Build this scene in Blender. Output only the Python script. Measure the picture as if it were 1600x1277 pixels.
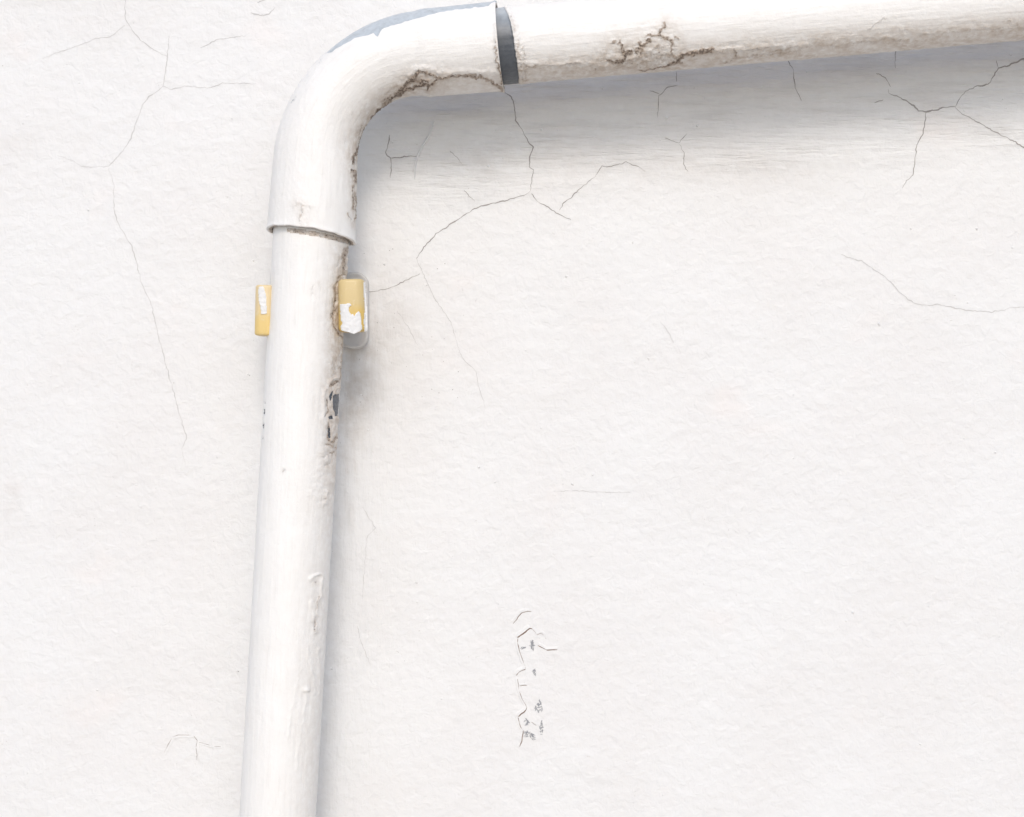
import bpy, bmesh, math, random
import numpy as np
from mathutils import Vector, Matrix

random.seed(4)
scene = bpy.context.scene
for o in list(bpy.data.objects):
    bpy.data.objects.remove(o)

# ------------------------------------------------------------------ camera
D = 1.60                # metres from camera to the wall
ZC = 1.50               # height of the lens above the ground
F = 2600.0              # focal length measured in photograph pixels (1600 px wide frame)
cam = bpy.data.cameras.new("camera")
cam.sensor_width = 36.0
cam.lens = F / 1600.0 * 36.0
cam.clip_start = 0.05
cam.clip_end = 500.0
cam_o = bpy.data.objects.new("camera", cam)
cam_o.location = (0.0, -D, ZC)
cam_o.rotation_euler = (math.radians(90), 0, 0)
scene.collection.objects.link(cam_o)
scene.camera = cam_o

# ------------------------------------------------------------------ sky and sun
SUN_DIR = Vector((0.02, -1.0, 0.72)).normalized()     # from the wall towards the sun
elev = math.asin(SUN_DIR.z)
azim = math.atan2(SUN_DIR.x, SUN_DIR.y)                # clockwise from +Y
world = bpy.data.worlds.new("World")
scene.world = world
world.use_nodes = True
wn = world.node_tree.nodes
bg = wn["Background"]
sky = wn.new("ShaderNodeTexSky")
sky.sky_type = 'NISHITA'
sky.sun_disc = False
sky.sun_elevation = elev
sky.sun_rotation = azim
sky.air_density = 1.0
sky.dust_density = 1.5
sky.ozone_density = 1.0
world.node_tree.links.new(sky.outputs[0], bg.inputs[0])
bg.inputs[1].default_value = 0.15
sun = bpy.data.lights.new("sun", 'SUN')
sun.energy = 1.18
sun.angle = math.radians(17)
sun.color = (1.0, 0.935, 0.855)
sun_o = bpy.data.objects.new("sun", sun)
sun_o.rotation_euler = SUN_DIR.to_track_quat('Z', 'Y').to_euler()
sun_o.location = (-2, -4, 5)
scene.collection.objects.link(sun_o)

scene.view_settings.view_transform = 'Standard'
scene.view_settings.look = 'None'
scene.view_settings.exposure = 0.19
scene.view_settings.gamma = 1.0

# ------------------------------------------------------------------ small tools
C = scene.collection
_tabs = {}

def gnoise(x, y, seed=0):
    """2-D gradient noise, roughly -1..1."""
    if seed not in _tabs:
        r = np.random.RandomState(seed + 11)
        _tabs[seed] = (r.permutation(512), r.rand(512) * 2 * np.pi)
    perm, ang = _tabs[seed]
    x = np.asarray(x, float); y = np.asarray(y, float)
    xi = np.floor(x).astype(np.int64); yi = np.floor(y).astype(np.int64)
    xf = x - xi; yf = y - yi
    u = xf * xf * xf * (xf * (xf * 6 - 15) + 10)
    v = yf * yf * yf * (yf * (yf * 6 - 15) + 10)
    def g(ix, iy, dx, dy):
        a = ang[perm[(perm[ix & 511] + iy) & 511]]
        return np.cos(a) * dx + np.sin(a) * dy
    n00 = g(xi, yi, xf, yf); n10 = g(xi + 1, yi, xf - 1, yf)
    n01 = g(xi, yi + 1, xf, yf - 1); n11 = g(xi + 1, yi + 1, xf - 1, yf - 1)
    return 1.5 * ((n00 * (1 - u) + n10 * u) * (1 - v) + (n01 * (1 - u) + n11 * u) * v)

def fbm(x, y, seed=0, octs=4):
    a, f, t = 1.0, 1.0, 0.0
    for i in range(octs):
        t = t + a * gnoise(x * f + 17.3 * i, y * f - 9.1 * i, seed + i)
        a *= 0.5; f *= 2.03
    return t / 1.6

def sstep(a, b, x):
    t = np.clip((x - a) / (b - a), 0, 1)
    return t * t * (3 - 2 * t)

def pdist(px, py, pts):
    """distance from points to a polyline"""
    best = np.full(np.shape(px), 1e9)
    if len(pts) == 1:
        return np.hypot(px - pts[0][0], py - pts[0][1])
    for (x0, y0), (x1, y1) in zip(pts[:-1], pts[1:]):
        dx, dy = x1 - x0, y1 - y0
        t = np.clip(((px - x0) * dx + (py - y0) * dy) / (dx * dx + dy * dy + 1e-9), 0, 1)
        best = np.minimum(best, np.hypot(px - x0 - t * dx, py - y0 - t * dy))
    return best

def inside(px, py, poly):
    """signed distance, positive inside the polygon"""
    c = np.zeros(np.shape(px), bool)
    n = len(poly)
    for i in range(n):
        x0, y0 = poly[i]; x1, y1 = poly[(i + 1) % n]
        if y0 == y1:
            continue
        k = ((y0 > py) != (y1 > py)) & (px < (x1 - x0) * (py - y0) / (y1 - y0) + x0)
        c ^= k
    d = pdist(px, py, list(poly) + [poly[0]])
    return np.where(c, d, -d)

def W(px, py, d=0.0):
    """point seen at photograph pixel (px, py), d metres in front of the wall"""
    k = (D - d) / F
    return Vector(((px - 800.0) * k, -d, ZC - (py - 638.5) * k))

def link(name, me, mat=None, parent=None):
    o = bpy.data.objects.new(name, me)
    C.objects.link(o)
    if mat:
        me.materials.append(mat)
    if parent:
        o.parent = parent
    return o

def tag(o, label=None, cat=None, group=None, kind=None):
    if label: o["label"] = label
    if cat: o["category"] = cat
    if group: o["group"] = group
    if kind: o["kind"] = kind
    return o

def empty(name, loc):
    o = bpy.data.objects.new(name, None)
    o.location = loc
    C.objects.link(o)
    return o

def grid_mesh(name, P, attrs=None, wrap=False, extra=None):
    """mesh from an [n, m, 3] array of points; wrap closes the second axis"""
    n, m = P.shape[:2]
    V = P.reshape(-1, 3)
    i = np.arange(n - 1)[:, None]
    j = np.arange(m if wrap else m - 1)[None, :]
    j2 = (j + 1) % m
    q = np.stack([i * m + j, (i + 1) * m + j, (i + 1) * m + j2, i * m + j2], -1).reshape(-1, 4)
    if extra is not None:
        ev, ef = extra
        q = np.vstack([q, np.asarray(ef)])
        V = np.vstack([V, np.asarray(ev).reshape(-1, 3)]) if len(ev) else V
    me = bpy.data.meshes.new(name)
    me.vertices.add(len(V)); me.vertices.foreach_set("co", V.astype(np.float32).ravel())
    me.loops.add(q.size); me.loops.foreach_set("vertex_index", q.astype(np.int32).ravel())
    me.polygons.add(len(q))
    me.polygons.foreach_set("loop_start", np.arange(0, q.size, 4, dtype=np.int32))
    me.polygons.foreach_set("use_smooth", np.ones(len(q), bool))
    me.update(calc_edges=True)
    for k, a in (attrs or {}).items():
        at = me.attributes.new(k, 'FLOAT', 'POINT')
        a = np.asarray(a, np.float32).ravel()
        if len(a) < len(V):
            a = np.concatenate([a, np.zeros(len(V) - len(a), np.float32)])
        at.data.foreach_set("value", a)
    return me

# ------------------------------------------------------------------ materials
class NT:
    def __init__(self, name):
        self.m = bpy.data.materials.new(name)
        self.m.use_nodes = True
        self.t = self.m.node_tree
        self.b = self.t.nodes["Principled BSDF"]
    def n(self, kind, **kw):
        x = self.t.nodes.new(kind)
        for k, v in kw.items():
            setattr(x, k, v)
        return x
    def l(self, a, b):
        self.t.links.new(a, b)
    def attr(self, name):
        return self.n("ShaderNodeAttribute", attribute_name=name).outputs["Fac"]
    def math(self, op, a, b=None, c=None):
        x = self.n("ShaderNodeMath", operation=op)
        for i, v in enumerate((a, b, c)):
            if v is None: continue
            if isinstance(v, (int, float)): x.inputs[i].default_value = v
            else: self.l(v, x.inputs[i])
        return x.outputs[0]
    def noise(self, scale, detail=4, rough=0.55, vec=None, dist=0.0):
        x = self.n("ShaderNodeTexNoise")
        x.inputs["Scale"].default_value = scale
        x.inputs["Detail"].default_value = detail
        x.inputs["Roughness"].default_value = rough
        x.inputs["Distortion"].default_value = dist
        if vec is None:
            vec = self.coord()
        self.l(vec, x.inputs["Vector"])
        return x.outputs["Fac"]
    def coord(self):
        if not hasattr(self, "_c"):
            self._c = self.n("ShaderNodeTexCoord").outputs["Object"]
        return self._c
    def mapped(self, rot=(0, 0, 0), scale=(1, 1, 1)):
        x = self.n("ShaderNodeMapping")
        x.inputs["Rotation"].default_value = rot
        x.inputs["Scale"].default_value = scale
        self.l(self.coord(), x.inputs["Vector"])
        return x.outputs[0]
    def ramp(self, v, a, b):
        x = self.n("ShaderNodeMapRange", interpolation_type='SMOOTHSTEP')
        x.inputs["From Min"].default_value = a
        x.inputs["From Max"].default_value = b
        self.l(v, x.inputs["Value"])
        return x.outputs[0]
    def mix(self, f, a, b):
        x = self.n("ShaderNodeMix", data_type='RGBA')
        if isinstance(f, (int, float)): x.inputs[0].default_value = f
        else: self.l(f, x.inputs[0])
        for s, v in ((x.inputs[6], a), (x.inputs[7], b)):
            if isinstance(v, tuple): s.default_value = (*v, 1)
            else: self.l(v, s)
        return x.outputs[2]
    def bump(self, h, dist, strength=1.0):
        x = self.n("ShaderNodeBump")
        x.inputs["Strength"].default_value = strength
        x.inputs["Distance"].default_value = dist
        self.l(h, x.inputs["Height"])
        self.l(x.outputs[0], self.b.inputs["Normal"])

def plain(name, col, rough=0.6, var=0.12, scale=300, bump=0.0002):
    t = NT(name)
    n = t.noise(scale, 4)
    lo = tuple(c * (1 - var) for c in col); hi = tuple(min(1, c * (1 + var)) for c in col)
    t.l(t.mix(n, lo, hi), t.b.inputs["Base Color"])
    t.b.inputs["Roughness"].default_value = rough
    if bump: t.bump(n, bump)
    return t.m

def wall_material():
    t = NT("painted_render")
    base = t.mix(t.ramp(t.noise(7, 3), 0.35, 0.68), (0.765, 0.767, 0.765), (0.75, 0.744, 0.738))
    pink = t.ramp(t.noise(11, 2, vec=t.mapped(scale=(1, 1, 1.3))), 0.60, 0.78)
    base = t.mix(t.math('MULTIPLY', pink, 0.35), base, (0.80, 0.745, 0.72))
    st = t.attr("stain_shade")
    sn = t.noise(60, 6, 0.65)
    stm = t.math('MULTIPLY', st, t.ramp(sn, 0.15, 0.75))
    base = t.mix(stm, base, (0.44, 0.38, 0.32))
    spk = t.ramp(t.noise(420, 2, 0.5), 0.735, 0.78)
    base = t.mix(t.math('MULTIPLY', spk, 0.5), base, (0.40, 0.37, 0.34))
    t.l(base, t.b.inputs["Base Color"])
    t.b.inputs["Roughness"].default_value = 0.55
    t.b.inputs["Specular IOR Level"].default_value = 0.35
    peel = t.math('ADD', t.noise(135, 5, 0.6, dist=0.5), t.math('MULTIPLY', t.noise(60, 2, 0.5), 0.7))
    weave_h = t.noise(1.0, 4, 0.6, vec=t.mapped(rot=(0, math.radians(-5), 0), scale=(24, 40, 150)))
    weave_v = t.noise(1.0, 4, 0.6, vec=t.mapped(rot=(0, math.radians(3), 0), scale=(150, 40, 24)))
    bh, bv = t.attr("brush_h"), t.attr("brush_v")
    long_h = t.noise(1.0, 5, 0.62, vec=t.mapped(rot=(0, math.radians(-5), 0), scale=(12, 30, 110)))
    streak = t.math('MULTIPLY', bh, t.ramp(long_h, 0.46, 0.66))
    base = t.mix(t.math('MULTIPLY', streak, 0.27), base, (0.50, 0.485, 0.47))  # relief shading of the brush strokes painted in as darker streaks
    t.l(base, t.b.inputs["Base Color"])
    h = t.math('MULTIPLY', peel, 1.0)
    h = t.math('MULTIPLY_ADD', long_h, t.math('MULTIPLY', bh, 4.5), h)
    h = t.math('MULTIPLY_ADD', weave_h, t.math('MULTIPLY_ADD', bh, 1.5, 0.18), h)
    h = t.math('MULTIPLY_ADD', weave_v, t.math('MULTIPLY_ADD', bv, 1.3, 0.18), h)
    t.bump(h, 0.00105)
    return t.m

def pipe_material():
    t = NT("old_white_paint_on_pipe")
    bare, dirt, grime_shade = t.attr("bare"), t.attr("dirt"), t.attr("grime_shade")
    fine = t.noise(520, 3, 0.6)
    mid = t.noise(160, 5, 0.65)
    white = t.mix(t.ramp(t.noise(28, 4), 0.3, 0.75), (0.855, 0.847, 0.83), (0.83, 0.817, 0.792))
    cmb = t.n("ShaderNodeCombineXYZ")
    t.l(t.math('MULTIPLY', t.attr("su"), 20.0), cmb.inputs[0]); t.l(t.math('MULTIPLY', t.attr("qv"), 230.0), cmb.inputs[1])
    brush = t.noise(1.0, 4, 0.6, vec=cmb.outputs[0])
    white = t.mix(t.math('MULTIPLY', t.ramp(brush, 0.52, 0.75), 0.20), white, (0.62, 0.585, 0.54))
    grm = t.math('MULTIPLY', grime_shade, t.ramp(mid, 0.1, 0.75))
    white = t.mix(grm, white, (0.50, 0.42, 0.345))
    tan = t.ramp(t.math('MULTIPLY_ADD', mid, 0.7, t.math('SUBTRACT', dirt, 0.35)), 0.38, 0.75)
    white = t.mix(t.math('MULTIPLY', tan, 0.8), white, (0.42, 0.335, 0.265))
    dk = t.ramp(t.math('ADD', t.math('MULTIPLY', t.noise(430, 5, 0.78), 3.8), t.math('MULTIPLY_ADD', dirt, 1.1, -2.2)), 0.55, 0.85)
    white = t.mix(t.math('MULTIPLY', dk, 0.82), white, (0.115, 0.088, 0.068))
    grey = t.mix(t.ramp(mid, 0.3, 0.8), (0.075, 0.085, 0.10), (0.105, 0.118, 0.135))
    grey = t.mix(t.math('MULTIPLY', t.attr('bleach_sheen'), t.ramp(mid, -0.4, 0.7)), grey, (0.50, 0.55, 0.595))  # paler grey: weathered plastic on the elbow, painted sky sheen on the band
    bm = t.ramp(t.math('MULTIPLY_ADD', t.math('SUBTRACT', fine, 0.5), 0.40, bare), 0.47, 0.53)
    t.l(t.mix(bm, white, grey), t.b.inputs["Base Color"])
    r = t.math('MULTIPLY_ADD', bm, -0.08, 0.50)
    r = t.math('MULTIPLY_ADD', dk, 0.4, r)
    t.l(r, t.b.inputs["Roughness"])
    t.b.inputs["Specular IOR Level"].default_value = 0.5
    soft = t.math('MULTIPLY_ADD', mid, 0.9, t.math('MULTIPLY', t.noise(60, 3), 0.9))
    soft = t.math('MULTIPLY', soft, t.math('MULTIPLY_ADD', grime_shade, 0.8, 0.38))
    soft = t.math('MULTIPLY_ADD', brush, 0.55, soft)
    hh = t.math('MULTIPLY', soft, t.math('SUBTRACT', 1.0, t.math('MULTIPLY', bm, 0.85)))
    hh = t.math('MULTIPLY_ADD', t.math('MULTIPLY', fine, t.math('ADD', dirt, 0.10)), 1.3, hh)
    t.bump(hh, 0.0013)
    return t.m

def lug_material(top, low):
    t = NT("weathered_yellow_plastic")
    sep = t.n("ShaderNodeSeparateXYZ"); t.l(t.coord(), sep.inputs[0])
    n = t.noise(90, 4)
    zf = t.ramp(t.math('MULTIPLY_ADD', t.math('SUBTRACT', n, 0.5), 0.012, sep.outputs["Z"]), -0.012, 0.004)
    col = t.mix(zf, low, top)
    scuff = t.ramp(t.noise(240, 4), 0.60, 0.72)
    col = t.mix(t.math('MULTIPLY', scuff, 0.35), col, (0.74, 0.64, 0.46))
    t.l(col, t.b.inputs["Base Color"])
    t.b.inputs["Roughness"].default_value = 0.42
    t.bump(t.noise(200, 4), 0.0003)
    return t.m

M_WALL = wall_material()
M_PIPE = pipe_material()
M_LUG = lug_material((0.63, 0.49, 0.245), (0.66, 0.46, 0.13))
M_LUG_PALE = lug_material((0.70, 0.56, 0.33), (0.74, 0.55, 0.22))
M_PATCH = plain("chipped_white_paint", (0.74, 0.74, 0.735), 0.5, 0.06, 200, 0.0008)
M_CRACK = plain("crack_dirt", (0.33, 0.31, 0.295), 0.9, 0.3, 500, 0)
M_CRACK_FAINT = plain("faint_crack_dirt", (0.56, 0.55, 0.54), 0.9, 0.2, 500, 0)
M_RUST = plain("brown_paint_edge", (0.20, 0.135, 0.10), 0.9, 0.3, 500, 0)
M_PLASTER = plain("bare_grey_plaster", (0.30, 0.31, 0.33), 0.9, 0.25, 700, 0.0003)
M_GROUND = plain("pale_concrete", (0.52, 0.475, 0.425), 0.9, 0.15, 3, 0.002)
M_PLATE = plain("grubby_white_bracket", (0.60, 0.58, 0.555), 0.6, 0.22, 120, 0.0006)

# ------------------------------------------------------------------ ground
gm = bpy.data.meshes.new("ground")
gm.from_pydata([(-150, -300, 0), (150, -300, 0), (150, 60, 0), (-150, 60, 0)], [], [(0, 1, 2, 3)])
tag(link("ground", gm, M_GROUND), kind="structure")  # out of view; added for the warm light it bounces up

# ------------------------------------------------------------------ wall
K0 = D / F

def pipe_line_y(px):                # underside of the level pipe as seen on the wall
    return 131.0 - 0.0887 * (px - 800.0)

def wall_height(X, Z):
    h = 0.0011 * gnoise(X / 0.13, Z / 0.11, 1) + 0.00030 * gnoise(X / 0.036, Z / 0.030, 2)
    h = h + 0.00024 * gnoise(X / 0.013, Z / 0.010, 3) + 0.00013 * gnoise(X / 0.0062, Z / 0.0055, 4)
    return h

def axis(lo, hi, step, far0, far1, nfar):
    mid = np.arange(lo, hi, step)
    g = np.linspace(0, 1, nfar + 1)[1:] ** 2.0
    return np.concatenate([(lo + (far0 - lo) * g)[::-1], mid, hi + (far1 - hi) * g])

xs = axis(-0.62, 0.62, 0.0016, -4.5, 4.5, 40)
zs = axis(ZC - 0.50, ZC + 0.50, 0.0016, -0.4, 4.2, 40)
X, Z = np.meshgrid(xs, zs, indexing='ij')
Hh = wall_height(X, Z)
PX = 800 + X / K0; PY = 638.5 - (Z - ZC) / K0
below = PY - pipe_line_y(PX)
brush_h = sstep(-60, 0, below) * (1 - sstep(80, 210, below + 40 * gnoise(PX / 160, PY / 60, 8))) * sstep(520, 640, PX)
vx = 485.5 - 0.0577 * (PY - 380)
brush_v = sstep(-20, 20, PX - vx) * (1 - sstep(110, 200, PX - vx + 30 * gnoise(PX / 70, PY / 190, 9))) * sstep(360, 520, PY)
stain_shade = 0.55 * np.exp(-((PX - 552) / 34) ** 2 - (np.maximum(0, np.abs(PY - 585) - 30) / 75) ** 2)  # brown stain by the clip, with some of the pipe's shadow painted in
stain_shade += 0.25 * np.exp(-((PX - 600) / 60) ** 2 - ((PY - 520) / 110) ** 2)
stain_shade += 0.40 * np.exp(-((PX - 548) / 9) ** 2) * sstep(640, 720, PY) * (1 - sstep(760, 860, PY)) * sstep(-.2, .6, gnoise(PX / 8, PY / 60, 12))
stain_shade += 0.16 * np.exp(-((PX - 18) / 16) ** 2 - ((PY - 780) / 40) ** 2)
stain_shade += 0.16 * np.exp(-((PX - 35) / 30) ** 2 - ((PY - 225) / 18) ** 2)
stain_shade += 0.14 * np.exp(-((PY - 4) / 12) ** 2 - ((PX - 70) / 90) ** 2)
stain_shade += 0.16 * np.exp(-((PY - 262 - 0.03 * (PX - 1000)) / 34) ** 2) * sstep(640, 760, PX) * (1 - sstep(1250, 1420, PX))
stain_shade += 0.10 * brush_h + 0.22 * np.exp(-((PX - vx - 62) / 26) ** 2) * sstep(560, 700, PY)  # last term: warm tone painted into the shadow beside the upright pipe
Pw = np.stack([X, -Hh, Z], -1)
# closed slab: skirt and back face
nx, nz = X.shape
bx = [(-4.5, 0.25, -0.4), (4.5, 0.25, -0.4), (4.5, 0.25, 4.2), (-4.5, 0.25, 4.2)]
b0 = nx * nz
wall_faces = [(b0, b0 + 3, b0 + 2, b0 + 1)]
c00, c10, c11, c01 = 0, (nx - 1) * nz, nx * nz - 1, nz - 1
wall_faces += [(c00, b0, b0 + 1, c10), (c10, b0 + 1, b0 + 2, c11), (c11, b0 + 2, b0 + 3, c01), (c01, b0 + 3, b0, c00)]
wm = grid_mesh("wall", Pw, dict(stain_shade=stain_shade, brush_h=brush_h, brush_v=brush_v), extra=(bx, wall_faces))
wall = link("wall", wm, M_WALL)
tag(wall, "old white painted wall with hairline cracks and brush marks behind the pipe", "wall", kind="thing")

def on_wall(px, py, lift=0.0):
    p = W(px, py)
    h = float(wall_height(np.array([p.x]), np.array([p.z]))[0])
    return Vector((p.x, -h - lift, p.z))

# ---- cracks: dirt-filled hairlines, each a thin strip lying in the paint
def crack(pts, w=1.3, faint=False, mat=None, rough=1.2, name="crack", taper=(1, 1), lift=0.00022):
    fine = []
    seed = random.randrange(300)
    for (x0, y0), (x1, y1) in zip(pts[:-1], pts[1:]):
        L = math.hypot(x1 - x0, y1 - y0)
        k = max(1, int(L / 2.2))
        for i in range(k):
            fine.append((x0 + (x1 - x0) * i / k, y0 + (y1 - y0) * i / k))
    fine.append(pts[-1])
    n = len(fine)
    arr = np.array(fine, float)
    s = np.arange(n)
    arr[1:-1, 0] += rough * 1.7 * fbm(s[1:-1] * 0.30 + seed, s[1:-1] * 0 + 3.7, 21)
    arr[1:-1, 1] += rough * 1.7 * fbm(s[1:-1] * 0.30 - seed, s[1:-1] * 0 + 8.2, 22)
    d = np.gradient(arr, axis=0) if n > 2 else np.tile(arr[1] - arr[0], (2, 1))
    d /= np.linalg.norm(d, axis=1)[:, None] + 1e-9
    nr = np.stack([-d[:, 1], d[:, 0]], 1)
    t = s / max(1, n - 1)
    ww = w * (0.82 + 0.75 * gnoise(s * 0.17 + seed, s * 0 + 1.3, 23))
    ends = np.minimum(1, np.minimum(t / 0.15 * (1 if taper[0] else 99) + 0.5, (1 - t) / 0.2 * (1 if taper[1] else 99) + 0.4))
    ww = np.maximum(0.28, ww * ends)
    V, Fc = [], []
    for i in range(n):
        a = arr[i] + nr[i] * ww[i] / 2; b = arr[i] - nr[i] * ww[i] / 2
        V.append(on_wall(*a, lift=lift)); V.append(on_wall(*b, lift=lift))
        if i: Fc.append((2 * i - 2, 2 * i - 1, 2 * i + 1, 2 * i))
    me = bpy.data.meshes.new(name)
    me.from_pydata(V, [], Fc)
    return link(name, me, mat or (M_CRACK_FAINT if faint else M_CRACK), wall)

T, Fn = False, True
CR = [
 ([(195,-40),(194,-12),(195,0),(196,30),(201,38),(215,58),(235,75),(261,89)], 1.25, Fn),
 ([(264,56),(262,89),(258,115),(255,135)], 1.25, Fn),
 ([(255,135),(243,146),(233,150),(223,166),(215,185),(205,216),(195,232),(186,243),(170,260)], 1.3, Fn),
 ([(170,260),(145,261),(128,261),(112,250),(90,243)], .7, Fn),
 ([(255,135),(270,140),(292,134),(312,137),(330,137),(348,130),(365,130),(400,131)], 1.1, Fn),
 ([(170,263),(178,288),(178,325),(185,350),(198,372),(206,386),(212,404),(221,443),(237,478),(245,514),(255,553),(268,600),(282,651),(292,686),(284,702),(288,721)], 1.1, Fn),
 ([(195,40),(172,58),(150,60),(120,72),(90,82),(65,92)], .8, Fn),
 ([(313,75),(340,62),(365,58),(385,56)], .9, Fn),
 ([(392,20),(408,25),(420,22),(430,12)], 1.5, Fn), ([(402,4),(412,1),(420,-4)], 1.7, Fn),
 ([(787,143),(800,152),(804,170),(806,189),(816,204),(825,221),(833,229),(827,251),(828,261),(833,266),(829,298)], 1.6, T),
 ([(829,298),(820,305),(793,313),(766,319),(744,325),(722,339),(702,352),(683,364),(665,384),(650,404)], 1.45, T),
 ([(650,404),(658,420),(668,443),(681,470),(705,503),(712,531),(722,559),(745,582),(747,603),(759,637)], .9, Fn),
 ([(656,428),(641,435),(621,445),(600,453),(584,456),(568,457)], 1.2, T),
 ([(830,303),(840,315),(857,325),(876,337),(892,344)], 1.1, T),
 ([(874,329),(881,317),(894,307),(908,293),(928,278),(940,260),(951,261),(978,254),(999,261),(1008,268)], 1.15, T),
 ([(725,298),(742,315)], .9, T),
 ([(609,211),(603,239),(611,248),(611,261),(610,278)], 1.35, T),
 ([(611,247),(627,246),(641,244),(656,244)], 1.35, T),
 ([(703,236),(715,248),(722,256)], .9, T),
 ([(1039,216),(1061,224),(1073,209)], .9, T), ([(1061,226),(1069,238),(1068,258),(1075,268)], .9, T),
 ([(1057,112),(1057,128)], .9, T), ([(1059,133),(1043,137),(1030,149),(1027,184)], 1.1, T), ([(1030,147),(1015,142)], .9, T),
 ([(1229,92),(1238,106),(1240,118),(1242,137),(1252,158)], 1.2, T),
 ([(1400,72),(1398,93),(1399,107)], 1.0, T),
 ([(1369,115),(1383,121),(1392,136)], 1.2, T),
 ([(1388,140),(1388,146),(1402,151),(1414,157),(1427,165),(1435,173),(1446,175),(1462,172),(1476,168),(1493,167)], 2.1, T),
 ([(1493,167),(1498,157),(1509,143),(1523,136),(1544,132),(1553,118),(1560,106),(1572,104),(1600,92),(1640,78)], 2.0, T),
 ([(1557,95),(1560,106)], 1.2, T),
 ([(1493,168),(1504,179),(1520,187),(1553,205),(1583,220),(1600,231),(1650,262)], 1.5, T),
 ([(1447,176),(1445,192),(1442,209),(1432,226),(1431,242),(1428,261),(1427,274),(1417,282),(1409,294)], 1.2, T),
 ([(1366,161),(1380,156)], 1.1, T),
 ([(1314,398),(1330,404),(1348,409),(1361,418),(1377,429),(1391,440),(1402,454),(1418,468),(1431,475),(1451,477),(1465,476),(1485,480),(1508,485),(1532,487),(1550,488),(1566,485),(1582,480),(1600,480),(1640,474)], 1.3, Fn),
 ([(621,486),(637,510),(653,540)], .9, Fn), ([(1032,503),(1044,519),(1053,536)], .8, Fn),
 ([(566,792),(587,825),(574,837),(572,856),(566,935)], .7, Fn), ([(558,978),(566,1009),(579,1040)], .7, Fn),
 ([(865,768),(900,767),(945,769),(985,770)], .8, Fn),
]
for pts, w, fa in CR:
    crack(pts, w, fa)

# a bristle caught under the paint: a raised thread
def ridge(pts, w, name="trapped_bristle"):
    n = len(pts); V = []; Fc = []
    for i, (x, y) in enumerate(pts):
        a = pts[max(0, i - 1)]; b = pts[min(n - 1, i + 1)]
        dx, dy = b[0] - a[0], b[1] - a[1]; L = math.hypot(dx, dy)
        nx_, ny_ = -dy / L, dx / L
        k = w * (0.35 if i in (0, n - 1) else 1)
        for q in range(5):
            t = -1 + q / 2
            V.append(on_wall(x + nx_ * t * k, y + ny_ * t * k, lift=0.0001 + 0.0030 * (1 - t * t) * (k / w)))
        if i:
            for q in range(4):
                Fc.append((5 * i - 5 + q, 5 * i - 4 + q, 5 * i + 1 + q, 5 * i + q))
    me = bpy.data.meshes.new(name); me.from_pydata(V, [], Fc)
    for p in me.polygons: p.use_smooth = True
    return link(name, me, M_PATCH, wall)
ridge([(679,188),(677,196),(672,208),(667,218),(660,229),(654,240),(650,252),(648,264),(648,280)], 1.7)

# paint blisters and specks: small domes
def domes(name, lst, mat, parent=None, flat=0.7):
    V, Fc = [], []
    for px, py, r in lst:
        c = on_wall(px, py)
        rr = r * K0; b = len(V)
        V.append((c.x, c.y - rr * flat, c.z))
        for ring, (q, hgt) in enumerate(((0.55, 0.78), (0.95, 0.15), (1.3, -0.25))):
            for k in range(7):
                a = 2 * math.pi * k / 7 + ring * .4
                V.append((c.x + rr * q * math.cos(a), c.y - rr * flat * hgt, c.z + rr * q * math.sin(a)))
        for k in range(7):
            k2 = (k + 1) % 7
            Fc.append((b, b + 1 + k, b + 1 + k2))
            for ring in (0, 1):
                o = b + 1 + 7 * ring
                Fc.append((o + k, o + 7 + k, o + 7 + k2, o + k2))
    me = bpy.data.meshes.new(name); me.from_pydata(V, [], Fc)
    for p in me.polygons: p.use_smooth = True
    return link(name, me, mat, parent)
bl = [(1041,184,3.4),(1196,182,2.2),(846,203,2),(775,203,1.8),(872,204,1.7),(763,260,2.2),(749,259,1.2),(1089,196,1.8),(1102,153,1.8),
      (1168,187,1.6),(1567,155,1.8),(1506,173,1.6),(1422,93,1.6),(1261,113,2),(907,155,1.6),(939,137,1.6),(1190,136,1.4),(1578,85,1.5),
      (885,432,2.2),(1373,506,2.2),(1374,508,1.8),(1526,357,2),(1582,387,1.7),(1512,473,1.6),(1423,357,1.4),(1013,560,1.6),(992,566,1.3),
      (926,742,1.7),(894,756,1.6),(774,753,1.6),(748,730,2.2),(1240,716,1.4),(1556,707,2),(1332,957,1.6),(1322,970,1.5),(1438,1163,1.7),
      (600,413,1.8),(592,415,1.2),(613,222,1.4),(652,197,1.1),(650,910,1.6),(652,941,1.5),(690,1092,1.4),(994,1163,1.3),
      (124,130,1.2),(36,193,1.4),(42,182,1.1),(138,328,1.5),(90,326,1.0),(362,185,1.2),(354,307,1.3),(52,598,1.1),(244,762,1.3),(67,885,1.2),
      (371,1048,1.8),(152,1078,1.6),(517,1045,1.6),(396,407,1.6),(388,585,1.6),(564,617,1.3),(610,565,1.3),(575,672,1.4)]
for k in range(130):
    bl.append((random.uniform(-60, 1660), random.uniform(-60, 1340), random.choice((.7, .8, 1.0, 1.2))))
sp = domes("paint_blisters", bl, M_PATCH, wall, 0.9); sp["kind"] = "stuff"
dk = [(x + random.uniform(-1, 1) + 1, y + random.uniform(-.5, 1) + 1.5, r * .42) for x, y, r in bl if random.random() < .45]  # small dark domes, set just below and right of many blisters
dk += [(random.uniform(560, 720), random.uniform(380, 640), random.uniform(.4, .8)) for _ in range(26)]
sp = domes("dark_specks", dk, M_CRACK, wall, 0.35); sp["kind"] = "stuff"

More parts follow.
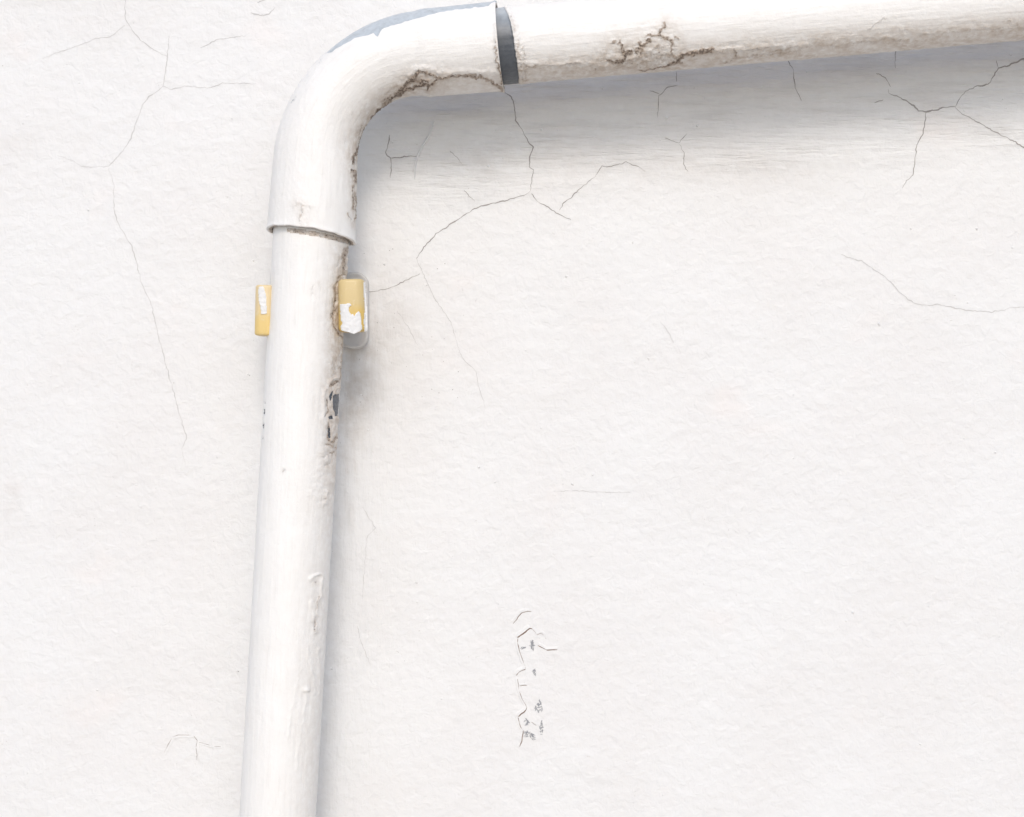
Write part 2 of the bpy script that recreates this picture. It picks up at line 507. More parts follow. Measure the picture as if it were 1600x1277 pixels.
# ---- flaking paint low on the wall: lifted edges, bare plaster spots
def flake(pts, width, lift_mm, name="paint_flake"):
    """a curled lip of paint: the line pts is its free edge, width px reaches back to where it still sticks"""
    n = len(pts); V, Fc = [], []
    cx = width[0]; cy = width[1]
    for i, (x, y) in enumerate(pts):
        j = 0.6 * math.sin(i * 2.3)
        e = lift_mm * (0.35 + 0.65 * math.sin(math.pi * (i + .5) / n)) / 1000
        V.append(on_wall(x + j, y, lift=e)); V.append(on_wall(x + cx * .5, y + cy * .5, lift=e * .35 + .0002))
        V.append(on_wall(x + cx, y + cy, lift=-0.0003))
        V.append(on_wall(x + j, y, lift=e - 0.00045))
        if i:
            o, p = 4 * i, 4 * i - 4
            Fc += [(p, o, o + 1, p + 1), (p + 1, o + 1, o + 2, p + 2), (p + 3, o + 3, o, p)]
    me = bpy.data.meshes.new(name); me.from_pydata(V, [], Fc)
    return link(name, me, M_WALL, wall)

def z6(l):   # from the enlarged study of the flaking patch
    return [(740 + x / 4.91, 920 + y / 4.91) for x, y in l]
edges = [
 (z6([(300,265),(325,235),(345,205),(365,183),(410,168),(440,172)]), (-5, -6), 0.9, 1.0),
 (z6([(333,372),(360,352),(395,330),(408,315),(430,300),(447,305)]), (-6, -7), 1.7, 2.0),
 (z6([(447,305),(470,330),(486,352),(512,338),(535,350),(553,382)]), (3, -5), 0.7, .8),
 (z6([(490,432),(530,452),(560,468),(600,466),(640,464)]), (3, -6), 1.2, 1.2),
 (z6([(337,378),(333,410),(348,470),(370,540),(397,606)]), (-6, 0), 0.9, .9),
 (z6([(325,663),(350,635),(375,622),(397,612)]), (-5, -6), 1.6, 1.7),
 (z6([(335,690),(345,775),(370,845),(404,905)]), (-5, 1), 0.8, .8),
 (z6([(340,980),(362,955),(385,945),(400,925),(405,905)]), (-6, -5), 1.8, 1.9),
 (z6([(338,985),(345,1020),(360,1060),(378,1085),(370,1135),(365,1170),(350,1208)]), (-6, 0), 1.4, 1.5),
 (z6([(440,1020),(480,1045)]), (2, -4), .5, .6),
 (z6([(350,742),(380,738),(408,740)]), (0, -4), .6, .7),
]
for pts, wd, lf, cw in edges:
    flake(pts, (wd[0] * .9, wd[1] * .9), lf * .42)
    off = [(x + 0.6, y + 0.8) for x, y in pts]
    crack(off, cw, mat=M_RUST, rough=.5, name="brown_edge", lift=0.00015)
# bottom left blister
bl_edges = [([(256,1176),(262,1165),(270,1152),(278,1149),(300,1149)], (4, 6), .7, .8),
            ([(303,1150),(308,1157),(307,1168),(308,1180),(307,1188)], (5, 0), 1.4, 1.5),
            ([(308,1160),(318,1162),(332,1166),(345,1167)], (2, 5), .6, .8),
            ]
for pts, wd, lf, cw in bl_edges:
    flake(pts, wd, lf * .4)
    crack(pts, cw, mat=M_RUST, rough=.5, name="brown_edge", lift=0.00015)

def scuff(cx, cy, rx, ry, n, ang):
    V, Fc = [], []
    for _ in range(n):
        a = random.uniform(0, 2 * math.pi); q = math.sqrt(random.random())
        x, y = cx + rx * q * math.cos(a), cy + ry * q * math.sin(a)
        L, w = random.uniform(1.4, 3.6), random.uniform(.35, .8)
        t = ang + random.uniform(-.5, .5) + (math.pi / 2 if random.random() < .3 else 0)
        b = len(V)
        for u, v in ((-1, -.2), (-.2, -1), (.8, -.6), (1, .3), (.1, 1), (-.7, .7)):
            dx = u * L * math.cos(t) - v * w * math.sin(t); dy = u * L * math.sin(t) + v * w * math.cos(t)
            V.append(on_wall(x + dx, y + dy, lift=0.00025 + 0.00001 * (_ % 9)))
        Fc.append(tuple(range(b, b + 6)))
    me = bpy.data.meshes.new("bare_plaster"); me.from_pydata(V, [], Fc)
    link("bare_plaster", me, M_PLASTER, wall)
for cx, cy, rx, ry, n, ang in (
    (831.5, 1009, 3.0, 8, 26, 1.5), (817, 1012.5, 3.5, 1.6, 7, -.5), (835, 1051, 2, 5, 10, 1.3),
    (842, 1104, 6, 9, 26, 1.1), (823, 1128, 4, 4.5, 12, .8), (846, 1139, 2.2, 13, 16, 1.4),
    (822, 1148, 3.5, 6, 12, 1.6), (829, 1147, 6, 4, 13, .8), (834, 1153, 3, 3, 6, .6)):
    scuff(cx, cy, rx, ry, n, ang)

# ------------------------------------------------------------------ drainpipe
H0 = 0.0720                          # pipe axis in front of the wall
KP = (D - H0) / F

def A(px, py, h=H0):
    return np.array(W(px, py, h))

def project(P):
    d = -P[..., 1]
    k = F / (D - d)
    return 800 + P[..., 0] * k, 638.5 - (P[..., 2] - ZC) * k

def phis(step_front, step_back):
    a = np.arange(-118, 118, step_front)
    b = np.arange(118, 242, step_back)
    return np.radians(np.concatenate([a, b]))

def sweep(centers, e1, radii, phi):
    e2 = np.array([0, -1.0, 0])
    rad = np.cos(phi)[None, :, None] * e2[None, None, :] + np.sin(phi)[None, :, None] * e1[:, None, :]
    return centers[:, None, :] + rad * radii[:, None, None], rad

pipe_root = empty("drainpipe", W(462, 800, H0))
tag(pipe_root, "white painted plastic drainpipe bending from upright to level through a socketed elbow", "drainpipe")
INV = Matrix.Translation(-pipe_root.location)

def pipe_part(name, P, at, parent=pipe_root, mat=None, wrap=True):
    P = P - np.array(pipe_root.location)
    return link(name, grid_mesh(name, P, at, wrap=wrap), mat or M_PIPE, parent)

def lines(px, py, lst, wide=1.0):
    """max of soft strokes: (points, width px, strength)"""
    f = np.zeros_like(px)
    for pts, w, k in lst:
        f = np.maximum(f, k * np.exp(-(pdist(px, py, pts) / (w * wide)) ** 2))
    return f

UX = np.array([0.0576, -0.9983])      # upright axis, going up (picture axes)
UH = np.array([0.9963, -0.0863])      # level axis, going right
CORNER = np.array([502.0, 96.5])

# ---- upright length
ln = 0.70
n = int(1120 * KP / 0.00085)
t = np.linspace(0, 1, n)
top, bot = A(CORNER[0] - UX[0] * 215, CORNER[1] - UX[1] * 215), A(CORNER[0] - UX[0] * 1330, CORNER[1] - UX[1] * 1330, H0 + 0.005)
cen = top[None] + (bot - top)[None] * t[:, None]
dirv = (bot - top) / np.linalg.norm(bot - top)
e1 = np.cross(dirv, np.array([0, -1.0, 0])); e1 /= np.linalg.norm(e1)
if e1[0] > 0: e1 = -e1
ph = phis(1.25, 6)
r0 = 59.0 * KP
P, rad = sweep(cen, np.tile(e1, (n, 1)), np.full(n, r0), ph)
px, py = project(P)
front = np.cos(ph)[None, :] > -0.25
S = (t * np.linalg.norm(bot - top))[:, None] + 0 * ph[None]
Q = (ph * r0)[None, :] + 0 * t[:, None]
wx = px + 3.0 * gnoise(px / 9, py / 12, 31); wy = py + 3.0 * gnoise(px / 9, py / 12, 32)
redge = 543 - 0.0577 * (py - 390)      # right outline
inner = np.clip((redge - px), -20, 200)
DL_ = [
    ([(541,388),(538,402),(536,415),(538,428)], 4.0, .75), ([(531,398),(528,414)], 2.0, .5),
    ([(546,429),(534,429),(527,437),(524,455),(522,480),(519,503),(524,517),(533,525),(541,536)], 1.5, .82),
    ([(536,538),(534,560),(532,590)], 4.0, .62),
    ([(526,545),(523,570),(520,590)], 2.5, .5),
    ([(514,604),(521,600),(529,597)], 2.4, .95),
    ([(510,624),(511,640),(510,650)], 1.8, .7), ([(513,662),(513,676),(512,688)], 2.4, .8),
    ([(516,690),(522,686),(529,684)], 2.4, .85), ([(511,694),(519,698),(526,702)], 2, .7),
    ([(516,708),(522,706)], 2, .7), ([(502,716),(514,708)], 1.6, .5), ([(506,728),(517,722)],1.5,.45),
    ([(509,781)], 1.6, .75), ([(494,909)], 1.4, .7), ([(497,930),(494,950)], 1.6, .55), ([(491,968),(492,985)], 1.6, .6),
    ([(443,735),(441,739)], 1.4, .6), ([(490,445),(488,460)], 1.2, .45), ([(498,442),(501,452)], 1.2, .4),
]
dirt = lines(wx, wy, DL_, 1.3) * front
dirt = np.maximum(dirt, 0.66 * front * (pdist(px, py, [(452,360),(475,363),(500,367),(525,372.5),(548,378)]) < 4.2))
smudge = lines(wx, wy, DL_, 4.0)
bare = np.clip(0.5 + inside(wx, wy, [(516,613),(520,611),(520,624),(517,626)]) / 6, 0, 1)
for poly in ([(521,619),(525,616),(540,616),(540,650),(525,650),(521,640)], [(514,651),(519,649),(521,654),(515,656)], [(513.5,670),(515.5,667),(517,676),(517,684),(514,685)]):
    bare = np.maximum(bare, np.clip(0.5 + inside(px + .35 * (wx - px), py + .35 * (wy - py), poly) / 6, 0, 1))
# thin worn line on the outer (left) edge
le = px - (421.5 - 0.0577 * (py - 480))
bare = np.maximum(bare, 0.62 * np.exp(-((le - 0.5) / 2.0) ** 2) * sstep(600, 630, py) * (1 - sstep(680, 700, py)) * sstep(-.2, .3, gnoise(py / 11, py * 0 + 2, 35)))
bare *= front
grime_shade = 0.55 * np.exp(-(inner / 16) ** 2) * sstep(380, 420, py) * (1 - sstep(690, 860, py)) + 0.30 * np.exp(-(inner / 40) ** 2)  # edge grime, then a broad term painting the right side's shading
grime_shade += 0.35 * np.exp(-(pdist(px, py, [(545, 440), (530, 500), (528, 560), (522, 640)]) / 20) ** 2)
grime_shade = np.clip(grime_shade + 0.30 * smudge, 0, 1)
grime_shade *= front
lip = lines(wx, wy, [([(530,589),(519,594),(511,604),(507,618),(506,640),(507,660)], 3.2, 1.0)])
peel = lines(wx, wy, [([(484,907),(489,900),(496,897),(503,899),(505,905)], 2.4, .9), ([(503,902),(502,915),(499,930),(495,945),(494,960)], 3.0, .9),
                      ([(487,942),(491,955),(489,968)], 4, .6), ([(493,980),(492,987)], 3.5, .8),
                      ([(510,771),(510,782),(507,789)], 3.0, .9), ([(479,1078)], 4.2, 1.4), ([(481,1016),(487,1040),(492,1085)], 2.2, .35),
                      ([(496,1015),(499,1045),(501,1085)], 2.2, .35), ([(470,1040),(460,1090),(450,1150)], 2.5, .3),
                      ([(480,1080),(472,1130),(462,1200)], 2.5, .3), ([(518,1010),(515,1060)],2.5,.3)])
wrinkle = np.exp(-(pdist(px, py, [(518,690),(505,740),(500,770)]) / 20) ** 2) * fbm(px / 16, py / 11, 41)
pit = np.exp(-(inner / 15) ** 2) * sstep(384, 395, py) * (1 - sstep(640, 760, py)) * fbm(px / 7, py / 7, 44)
disp = 0.00028 * fbm(S / 0.045, Q / 0.02, 50) + 0.00013 * fbm(S / 0.03, Q / 0.0045, 52)
disp = disp + 0.0011 * lip + 0.0015 * peel + 0.0009 * wrinkle + 0.0011 * pit - 0.0012 * sstep(.4, .6, bare)
disp = disp + 0.0009 * sstep(.2, .8, dirt) * fbm(px / 4.5, py / 4.5, 55)
P = P + rad * disp[..., None] * front[..., None]
pipe_part("upright_pipe", P, dict(su=S, qv=Q, bare=bare, dirt=dirt, grime_shade=grime_shade))

# ---- level length
n = int(1260 * KP / 0.00085)
t = np.linspace(0, 1, n)
a, b = A(*(CORNER + UH * 225)), A(*(CORNER + UH * 1480))
cen = a[None] + (b - a)[None] * t[:, None]
e1 = np.array([-UH[1] * 0 + 0.0863, 0, 0.9963])
e1 = np.array([-0.0863, 0, 0.9963])
r0 = 60.3 * KP
P, rad = sweep(cen, np.tile(e1, (n, 1)), np.full(n, r0), ph)
px, py = project(P)
S = (t * np.linalg.norm(b - a))[:, None] + 0 * ph[None]
Q = (ph * r0)[None, :] + 0 * t[:, None]
bx_ = 802.0 + 9.0 * np.sin(-ph)[None, :] + 0 * px          # paint edge beside the socket slants with height
bx_ = bx_ - 7.0 * np.clip(np.sin(ph), 0, 1)[None, :] ** 2
bx_ = bx_ + 0.8 * gnoise(py / 7, px * 0 + 3.3, 60)
bare = np.clip(0.5 + (bx_ - px) / 5, 0, 1)
off = np.clip(np.sin(ph), -1, 1)[None, :] + 0 * px          # -1 underside, +1 top
fo = off * front
toplim = 0.955 - 0.05 * np.exp(-((px - 800) / 60) ** 2) + 0.03 * gnoise(px / 30, px * 0, 61) + sstep(860, 960, px) * .08
bare = np.maximum(bare, np.clip(0.5 + (off - toplim) * 14, 0, 1) * (px < 1000))
wx = px + 4.0 * gnoise(px / 11, py / 8, 62) + 2 * gnoise(px / 4.5, py / 4, 63); wy = py + 3.0 * gnoise(px / 11, py / 8, 64) + 1.5 * gnoise(px / 4.5, py / 4, 65)
DL_ = [
    ([(800,26),(807,60),(813,95),(819,126)], 3.6, .52), ([(808,80),(815,108)], 4.5, .5),
    ([(823,106),(850,101),(880,102),(905,99)], 1.4, .55), ([(818,70),(820,100),(823,128)], 2.0, .6),
    ([(930,109)], 3.2, 1.0), ([(959,66)], 2.6, .95), ([(968,66),(972,72)], 3.2, .9),
    ([(952,94),(960,99),(973,95),(978,84),(972,78)], 3.4, .95), ([(975,82),(985,82)], 3.4, 1.0), ([(995,80),(1003,72),(1015,62)], 3.0, .95),
    ([(1000,66),(1003,82)], 2.4, .85),
    ([(1040,36),(1033,45),(1030,53)], 2.6, .9), ([(1012,55),(1030,56),(1044,60),(1052,70),(1050,80),(1056,90)], 3.6, .8),
    ([(1054,58),(1060,58)], 2, .8), ([(1045,102),(1058,97),(1064,88),(1078,84),(1095,80),(1115,77)], 3.2, 1.05),
    ([(1000,109),(1025,107),(1048,101),(1064,97)], 2.0, .95), ([(1005,108)], 2.6, .95),
    ([(1115,80),(1140,76),(1170,78),(1200,74)], 1.6, .55), ([(1128,98),(1150,92),(1175,89),(1205,86),(1240,80)], 1.7, .58),
    ([(1147,90),(1148,80)], 2.2, .8), ([(1170,89),(1200,83),(1225,78),(1252,73)], 1.8, .58),
    ([(1300,72),(1340,66),(1372,64)], 1.4, .42), ([(1375,64),(1385,58),(1400,64),(1420,62)], 1.6, .5),
    ([(1440,55),(1480,52),(1520,46),(1560,44),(1600,42)], 1.4, .45), ([(1576,33),(1584,38),(1590,42)], 1.2, .5),
    ([(1357,48),(1366,38),(1383,27)], 1.0, .5),
    ([(886,108),(896,113)], 1.2, .5),
]
dirt = lines(wx, wy, DL_, 1.2) * front
smudge = lines(wx, wy, DL_, 4.0)
blotch = np.clip(0.5 + inside(wx, wy, [(948,92),(975,88),(1002,78),(1030,60),(1052,78),(1064,92),(1045,104),(1000,112),(965,112)]) / 16, 0, 1)
dirt = np.maximum(dirt, 0.50 * blotch * front)
halo = np.exp(-(pdist(px, py, [(955,80),(1000,72),(1040,48)]) / 26) ** 2)
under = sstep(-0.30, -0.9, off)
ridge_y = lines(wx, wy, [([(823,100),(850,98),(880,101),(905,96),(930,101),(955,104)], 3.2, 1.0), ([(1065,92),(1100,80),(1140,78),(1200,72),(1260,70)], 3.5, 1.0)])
grime_shade = 0.95 * under * (0.75 + 0.5 * fbm(px / 60, py / 14, 66)) + 0.35 * halo + 0.3 * np.exp(-((px - 815) / 9) ** 2) * under  # underside tan: dirt plus shading painted in where it turns from the light
grime_shade += 0.10 + 0.20 * smudge
grime_shade *= front
grain = np.exp(-((px - bx_ - 6) / 7) ** 2) * (px > bx_)
disp = 0.00028 * fbm(S / 0.045, Q / 0.018, 70) + 0.00020 * fbm(S / 0.040, Q / 0.0045, 72)
disp = disp + 0.0010 * grain * (0.5 + fbm(px / 3.2, py / 3.2, 74)) + 0.0009 * ridge_y - 0.0011 * sstep(.4, .6, bare)
disp = disp + 0.0012 * sstep(.2, .8, dirt) * fbm(px / 4.2, py / 4.2, 75) + 0.0011 * (halo * .5 + under * .45) * fbm(px / 12, py / 6, 76) + 0.0006 * blotch
P = P + rad * (disp * front)[..., None]
pipe_part("level_pipe", P, dict(su=S, qv=Q, bare=bare * front, dirt=dirt, grime_shade=np.clip(grime_shade, 0, 1), bleach_sheen=0.90 * sstep(-0.05, 0.95, off) * front))  # band paler towards the top: sky reflection painted into its grey

# ---- elbow with a socket at each end
RB = 163.0
TURN = math.acos(float(np.clip(UX @ UH, -1, 1)))
TL = RB * math.tan(TURN / 2)
L1, L2 = 271.0 - TL, 281.0 - TL
LA = RB * TURN
TOT = L1 + LA + L2
side = np.array([UX[1] * -1, UX[0]])          # picture right of the upright axis
p_start = CORNER - UX * TL
centre = p_start + np.array([0.9983, 0.0576]) * RB

def elbow_at(s):
    s = np.atleast_1d(s)
    pos = np.zeros((len(s), 2)); out = np.zeros((len(s), 2))
    for i, v in enumerate(s):
        if v < L1:
            pos[i] = CORNER - UX * (TL + L1 - v); out[i] = (-0.9983, -0.0576)
        elif v < L1 + LA:
            th = (v - L1) / RB
            r = np.array([-0.9983, -0.0576])
            c, sn = math.cos(th), math.sin(th)
            q = np.array([r[0] * c - r[1] * sn, r[0] * sn + r[1] * c])   # clockwise on the picture (y down)
            pos[i] = centre + q * RB; out[i] = q
        else:
            pos[i] = CORNER + UH * (TL + v - L1 - LA); out[i] = (-0.0863, -0.9963)
    return pos, out

def elbow_r(s):
    lo = 69.3 - 4.2 * np.clip(s / L1, 0, 1)
    v = TOT - s
    hi = 69.8 - 2.0 * np.clip(v / (L2 - 6), 0, 1) - 2.6 * sstep(L2 - 26, L2 - 6, v)
    m = sstep(L1 - 30, L1 + 40, s); k = sstep(TOT - L2 - 40, TOT - L2 + 26, s)
    body = 64.4
    r = lo * (1 - m) + body * m
    r = r * (1 - k) + hi * k
    r += 1.0 * np.exp(-(s / 5) ** 2) + 2.0 * np.exp(-(v / 5) ** 2)
    return r

so = np.concatenate([[0, .8, 1.8, 3.0], np.arange(4.4, TOT - 4, 1.35), [TOT - 3.0, TOT - 1.8, TOT - .8, TOT]])
ro = elbow_r(so)
ro[0] -= 1.4; ro[-1] -= 1.4; ro[1] -= .4; ro[-2] -= .4
s_all = np.concatenate([[34, 18, 3, .6, 0, 0], so, [TOT, TOT, TOT - .6, TOT - 3, TOT - 18, TOT - 34]])
r_all = np.concatenate([[61.6, 61.6, 61.8, 62.2, 63.2, 65.4], ro, [65.4, 63.2, 62.2, 61.8, 61.6, 61.6]])
outer_row = np.concatenate([np.zeros(6), np.ones(len(so)), np.zeros(6)])
pos, out = elbow_at(s_all)
cen = np.array([A(*p) for p in pos])
e1 = np.stack([out[:, 0], 0 * out[:, 0], -out[:, 1]], 1)
P, rad = sweep(cen, e1, r_all * KP, ph)
bend = np.sin(np.pi * np.clip((s_all - L1) / LA, 0, 1))
P = P - rad * (8.0 * KP * bend[:, None] * np.clip(np.sin(ph), 0, 1)[None, :] ** 1.5)[..., None]
px, py = project(P)
S = s_all[:, None] * KP + 0 * ph[None]; Q = (ph * 66 * KP)[None] + 0 * S
off = np.sin(ph)[None, :] + 0 * S
orow = outer_row[:, None] * front
wx = px + 3.0 * gnoise(px / 10, py / 10, 81) + 1.5 * gnoise(px / 4.2, py / 4.2, 82); wy = py + 3.0 * gnoise(px / 10, py / 10, 83) + 1.5 * gnoise(px / 4.2, py / 4.2, 84)
# bare grey plastic along the crown of the bend
def strip_edge(x):
    return -2.0 + np.interp(x, [480, 505, 517, 554, 575, 589, 600, 642, 665, 689, 720, 750, 766, 773, 778, 786], [80, 84, 83, 62, 57, 52, 46, 33, 27, 19, 16, 13, 10, 3, -8, -30])
wob = 1.4 * gnoise(px / 9, py / 9, 85) + 1.8 * gnoise(px / 22, py * 0, 86)
bare = np.clip(0.5 + (strip_edge(px) + wob - py) / 5, 0, 1) * (off > 0.2) * (s_all[:, None] > L1 + 35)
drip = np.maximum(0, 7 - np.abs(px - 590) * 1.0)
bare = np.maximum(bare, np.clip(0.5 + (strip_edge(px) + drip + wob - py) / 5, 0, 1) * (off > 0.2) * (np.abs(px - 590) < 8))
bare = np.maximum(bare, 1.0 * (off > 0.86) * (s_all[:, None] > TOT - 3.5))
# thin coat on the outer shoulder, brushed
sh = np.exp(-(pdist(px, py, [(500, 92), (478, 118), (455, 158)]) / 13) ** 2) * sstep(0.05, .5, gnoise((px + py * .55) / 5.5, (py - px * .55) / 60, 87)) * (off > .3)
bare = np.maximum(bare, 0.47 * sh)
bare *= orow
rimrow = np.exp(-((TOT - s_all[:, None]) / 5) ** 2) * (off < .3)
inr = [(785,143),(778,133),(765,126),(752,121),(720,118),(700,121),(689,124),(679,119),(668,114),(655,112),(648,116)]
DL_ = [
    (inr, 2.6, .85), ([(700,118),(720,116),(745,117)], 1.8, .7), ([(750,118),(762,128),(775,128)], 2.6, .8),
    ([(655,112),(645,124),(632,134),(622,146),(616,152)], 4.2, 1.0),
    ([(683,124),(674,133),(668,138)], 2.4, 1.0), ([(672,134),(655,134),(640,138),(627,145),(612,156),(598,168),(586,178)], 3.2, 1.15),
    ([(640,130),(652,126),(668,128)], 3.0, .85),
    ([(610,150),(600,160),(595,170)], 4.0, .72), ([(586,177),(574,196),(566,214),(560,232),(553,248),(549,256)], 2.8, 1.0),
    ([(566,196),(560,212)], 2.0, .6),
    ([(549,266),(555,270),(557,285)], 3.4, .85), ([(552,290),(553,310),(552,322)], 2.4, .8), ([(557,300),(557,320),(556,338)], 2.4, .8), ([(545,332),(549,336)], 1.6, .8),
    ([(473,325),(471,335),(469,349)], 1.4, .62), ([(463,322),(470,321),(485,326)], 2.0, .42), ([(476,355),(468,352)], 1.6, .4),
    ([(777,60),(781,95),(785,125),(786,142)], 1.8, .8),
]
dirt = lines(wx, wy, DL_, 1.2) * orow
smudge = lines(wx, wy, DL_, 4.0)
grime_shade = 0.55 * sstep(-0.35, -0.95, off) * (0.7 + .5 * fbm(px / 26, py / 20, 88)) * sstep(L1 * .4, L1 + 40, s_all[:, None])
grime_shade += 0.40 * np.exp(-(pdist(px, py, [(690,122),(650,125),(615,152),(580,188),(556,245)]) / 16) ** 2)
grime_shade += 0.45 * np.exp(-((553 + 0.02 * (py - 300) - px) / 9) ** 2) * sstep(255, 275, py) * (1 - sstep(340, 360, py))
grime_shade += 0.25 * rimrow + 0.20 * np.exp(-(pdist(px, py, [(465, 322), (472, 345)]) / 12) ** 2) + 0.06
grime_shade = np.clip(grime_shade + 0.30 * smudge, 0, 1) * orow
inner_rows = (1 - outer_row)[:, None] + 0 * px  # rim faces and socket linings, coloured darker than the outside
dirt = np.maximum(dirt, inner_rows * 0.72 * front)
grime_shade = np.maximum(grime_shade, inner_rows * (0.75 + 0.35 * gnoise(px / 14, py / 8, 89)) * front)
bulge = lines(wx, wy, [([(775,112),(750,113),(720,111),(695,116),(672,108),(652,106),(640,118)], 4.0, 1.0), ([(672,150),(672,140),(690,132)], 4, .5)])
disp = 0.00030 * fbm(S / 0.05, Q / 0.02, 90) + 0.00018 * fbm((S + Q * .6) / 0.03, (Q - S * .6) / 0.005, 92)
disp = disp + 0.0010 * bulge + 0.0014 * sstep(.2, .8, dirt) * fbm(px / 4.2, py / 4.2, 94) - 0.0008 * sstep(.4, .6, bare)
disp = disp + 0.0008 * np.exp(-(pdist(px, py, [(690,122),(640,128),(600,170)]) / 22) ** 2) * fbm(px / 9, py / 7, 95)
disp = disp + 0.0014 * (np.exp(-(s_all[:, None] / 4) ** 2) + np.exp(-((TOT - s_all[:, None]) / 4) ** 2)) * fbm(Q / 0.012, S * 0 + 4, 96)
P = P + rad * (disp * orow)[..., None]
mouth = np.exp(-(np.clip(s_all, 0, None) / 55.0) ** 2) * (s_all < 120)
mouth = np.where(np.arange(len(s_all)) < 6, 1.0, mouth)[:, None]
shift = mouth * (6.0 * off + 7.5 * (np.clip(np.cos(ph), -.3, 1)[None, :] - .45)) * KP
P[..., 0] += shift * UX[0]; P[..., 2] += shift * 0.998
mouth = np.exp(-(np.clip(TOT - s_all, 0, None) / 40.0) ** 2) * (TOT - s_all < 110)
mouth = np.where(np.arange(len(s_all)) >= len(s_all) - 6, 1.0, mouth)[:, None]
shift = -mouth * 4.5 * np.clip(np.cos(ph), -.3, 1)[None, :] * KP
P[..., 0] += shift * UH[0]; P[..., 2] -= shift * UH[1]
rimw = (np.exp(-(s_all / 2.5) ** 2)[:, None] * 0.0011 * fbm(Q / 0.014, S * 0 + 1, 97))
P[..., 2] += rimw * front * (s_all[:, None] < 60)
elbow = pipe_part("elbow", P, dict(su=S, qv=Q, bare=bare, dirt=dirt, grime_shade=grime_shade, bleach_sheen=front * sstep(L1, L1 + 60, s_all[:, None])))

# ------------------------------------------------------------------ pipe clip
clip = empty("pipe_clip", W(554, 486, 0.0))
tag(clip, "wall clip gripping the upright pipe, with two yellow lugs chipped of white paint", "pipe clip")

def local(o_name, bm, mat, parent, smooth=True):
    me = bpy.data.meshes.new(o_name)
    bm.to_mesh(me); bm.free()
    for p in me.polygons: p.use_smooth = smooth
    return link(o_name, me, mat, parent)

# bracket plate on the wall: a stadium with a raised rim, and the neck that carries the lug
def stadium(bm, pts_fn, ys):
    rings = []
    for scale, y in ys:
        ring = [bm.verts.new(Vector((x, y, z))) for x, z in pts_fn(scale)]
        rings.append(ring)
    for r0_, r1_ in zip(rings[:-1], rings[1:]):
        for i in range(len(r0_)):
            j = (i + 1) % len(r0_)
            bm.faces.new((r0_[i], r0_[j], r1_[j], r1_[i]))
    bm.faces.new(rings[-1])
    return rings

o = np.array(clip.location)
def pill(cx, cz, hw, hh, n=9):
    def fn(inset):
        w, h = hw - inset, hh - inset
        pts = []
        rr = w * .92
        for (sx, sz, a0) in ((1, 1, 0), (-1, 1, 90), (-1, -1, 180), (1, -1, 270)):
            for k in range(n):
                a = math.radians(a0 + 90 * k / (n - 1))
                pts.append((cx + sx * (w - rr) + rr * math.cos(a), cz + sz * (h - rr) + rr * math.sin(a)))
        return pts
    return fn
k = K0
bm = bmesh.new()
fn = pill((554.5 - 554) * k, 0, 22.5 * k, 60 * k)
stadium(bm, fn, [(0, 0.003), (0, -0.0090), (.0006, -0.0106), (.0016, -0.0112), (.0028, -0.0110), (.0042, -0.0099), (.0072, -0.0097)])
bmesh.ops.recalc_face_normals(bm, faces=bm.faces)
plate = local("wall_plate", bm, M_PLATE, clip)

def neck(name, cx, cz, w, h, y0, y1, mat=M_PLATE):
    bm = bmesh.new()
    bmesh.ops.create_cube(bm, size=1, matrix=Matrix.Translation((cx, (y0 + y1) / 2, cz)) @ Matrix.Diagonal((w, abs(y1 - y0), h, 1)))
    bmesh.ops.bevel(bm, geom=bm.edges[:], offset=min(w, h) * .22, segments=3, profile=.5, affect='EDGES')
    return local(name, bm, mat, clip)

def lug(cx_px, cy_px, w_px, h_px, d0, d1, lean, tilt, mat):
    """a rounded yellow block; d0..d1 metres in front of the wall"""
    c = W(cx_px, cy_px, d1)
    kk = (D - d1) / F
    w, h, dp = w_px * kk, h_px * kk, d1 - d0
    bm = bmesh.new()
    bmesh.ops.create_cube(bm, size=1, matrix=Matrix.Diagonal((w, dp, h, 1)))
    bmesh.ops.bevel(bm, geom=[e for e in bm.edges if abs(e.verts[0].co.z - e.verts[1].co.z) > h * .5], offset=w * .34, segments=8, profile=.5, affect='EDGES')
    bmesh.ops.bevel(bm, geom=[e for e in bm.edges if abs(e.verts[0].co.z - e.verts[1].co.z) < 1e-6 and e.calc_length() > 0 and len(e.link_faces) == 2 and e.calc_face_angle() > 1.0], offset=w * .13, segments=4, profile=.5, affect='EDGES')
    for v in bm.verts:                       # a sleeve a touch narrower at the top
        f = v.co.z / h
        v.co.x *= 1 - .05 * f
    ob = local("lug", bm, mat, clip)
    ob.location = Vector((c.x, -(d0 + d1) / 2, c.z)) - Vector(clip.location)
    ob.rotation_euler = (0, math.radians(lean), math.radians(tilt))
    return ob, w, h, dp, kk

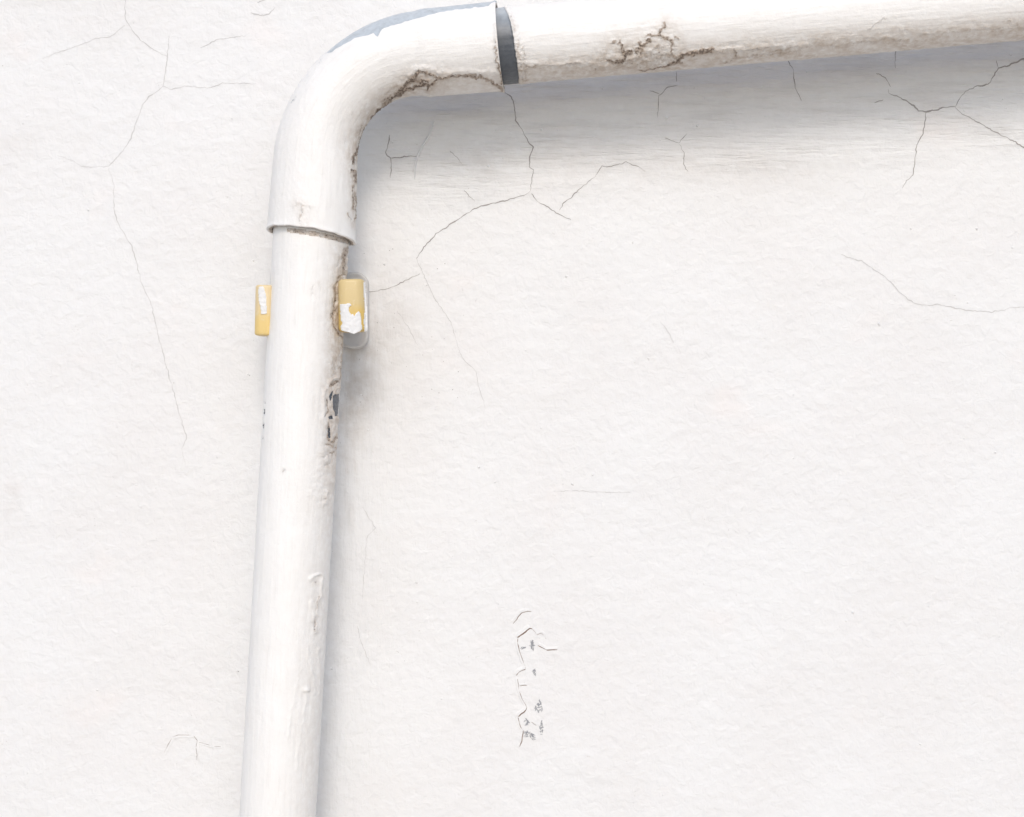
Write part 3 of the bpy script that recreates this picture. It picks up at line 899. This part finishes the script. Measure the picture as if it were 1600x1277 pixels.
def patch(lugob, pts, kk, cx, cy, yfront, w, name="paint_patch"):
    """white paint left on the lug: a sheet with its own outline and thickness that follows the rounded face"""
    st, b = 1.0, 0.34 * w
    gx = np.arange(min(p[0] for p in pts) - 1, max(p[0] for p in pts) + 1.01, st)
    gy = np.arange(min(p[1] for p in pts) - 1, max(p[1] for p in pts) + 1.01, st)
    CX, CY = np.meshgrid(gx[:-1] + st / 2, gy[:-1] + st / 2, indexing='ij')
    ok = inside(CX + .5 * gnoise(CX / 3, CY / 3, 131), CY + .5 * gnoise(CX / 3, CY / 3, 132), pts) > 0
    bm = bmesh.new(); vs = {}
    def vert(i, j):
        if (i, j) not in vs:
            x = (gx[i] - cx) * kk; z = -(gy[j] - cy) * kk
            t = min(max(0.0, abs(x) - (w / 2 - b)), b * .98)
            y = yfront + b - math.sqrt(b * b - t * t)
            th = 0.0006 + 0.00025 * float(gnoise(gx[i] / 5, gy[j] / 5, 133))
            vs[(i, j)] = bm.verts.new((x, y - th, z))
        return vs[(i, j)]
    for i, j in zip(*np.nonzero(ok)):
        bm.faces.new((vert(i, j), vert(i, j + 1), vert(i + 1, j + 1), vert(i + 1, j)))
    r = bmesh.ops.extrude_edge_only(bm, edges=[e for e in bm.edges if len(e.link_faces) == 1])
    for v in [g for g in r["geom"] if isinstance(g, bmesh.types.BMVert)]:
        v.co.y += 0.0016
    bmesh.ops.recalc_face_normals(bm, faces=bm.faces)
    return local(name, bm, M_PATCH, lugob, True)

DR = H0 + 0.0275
lr, w, h, dp, kk = lug(547.5, 476.5, 42, 82, H0 - .004, DR, -1.2, 4, M_LUG)
for pts in ([(529,475),(545,474),(548,477),(543,480),(543,486),(547,492),(549,490),(551,494),(555,489),(558,487),(561,490),(562,500),(563,515),(560,518),(555,520),(551,522),(547,521),(542,519),(536,518),(530,516),(529,510),(533,505),(530,500)],
            [(566,442),(569.5,440),(570.5,470),(572,500),(571.5,516),(567,519),(565.5,505),(568,480),(566.5,460)]):
    patch(lr, pts, kk, 547.5, 476.5, -dp / 2, w)
DL = H0 + 0.0175
ll, w2, h2, dp2, kk2 = lug(411.5, 484.5, 28.5, 79, H0 - .012, DL, 0.8, 0, M_LUG_PALE)
patch(ll, [(404,449),(410,447),(413,452),(415,460),(416,470),(417,490),(408,491),(407,480),(404,470),(403,458)], kk2, 411.5, 484.5, -dp2 / 2, w2)

ol = Vector(clip.location)
pR = W(550, 478, H0 * .5) - ol; pL = W(412, 486, H0 * .5) - ol
neck("neck", pR.x, pR.z, 0.017, 0.040, -0.001, -(H0 + .004))
neck("neck", pL.x + 0.002, pL.z, 0.007, 0.034, 0.001, -(H0 + .002))

for ob in list(bpy.data.objects):
    if ob.type == 'MESH':
        ob.data.update()
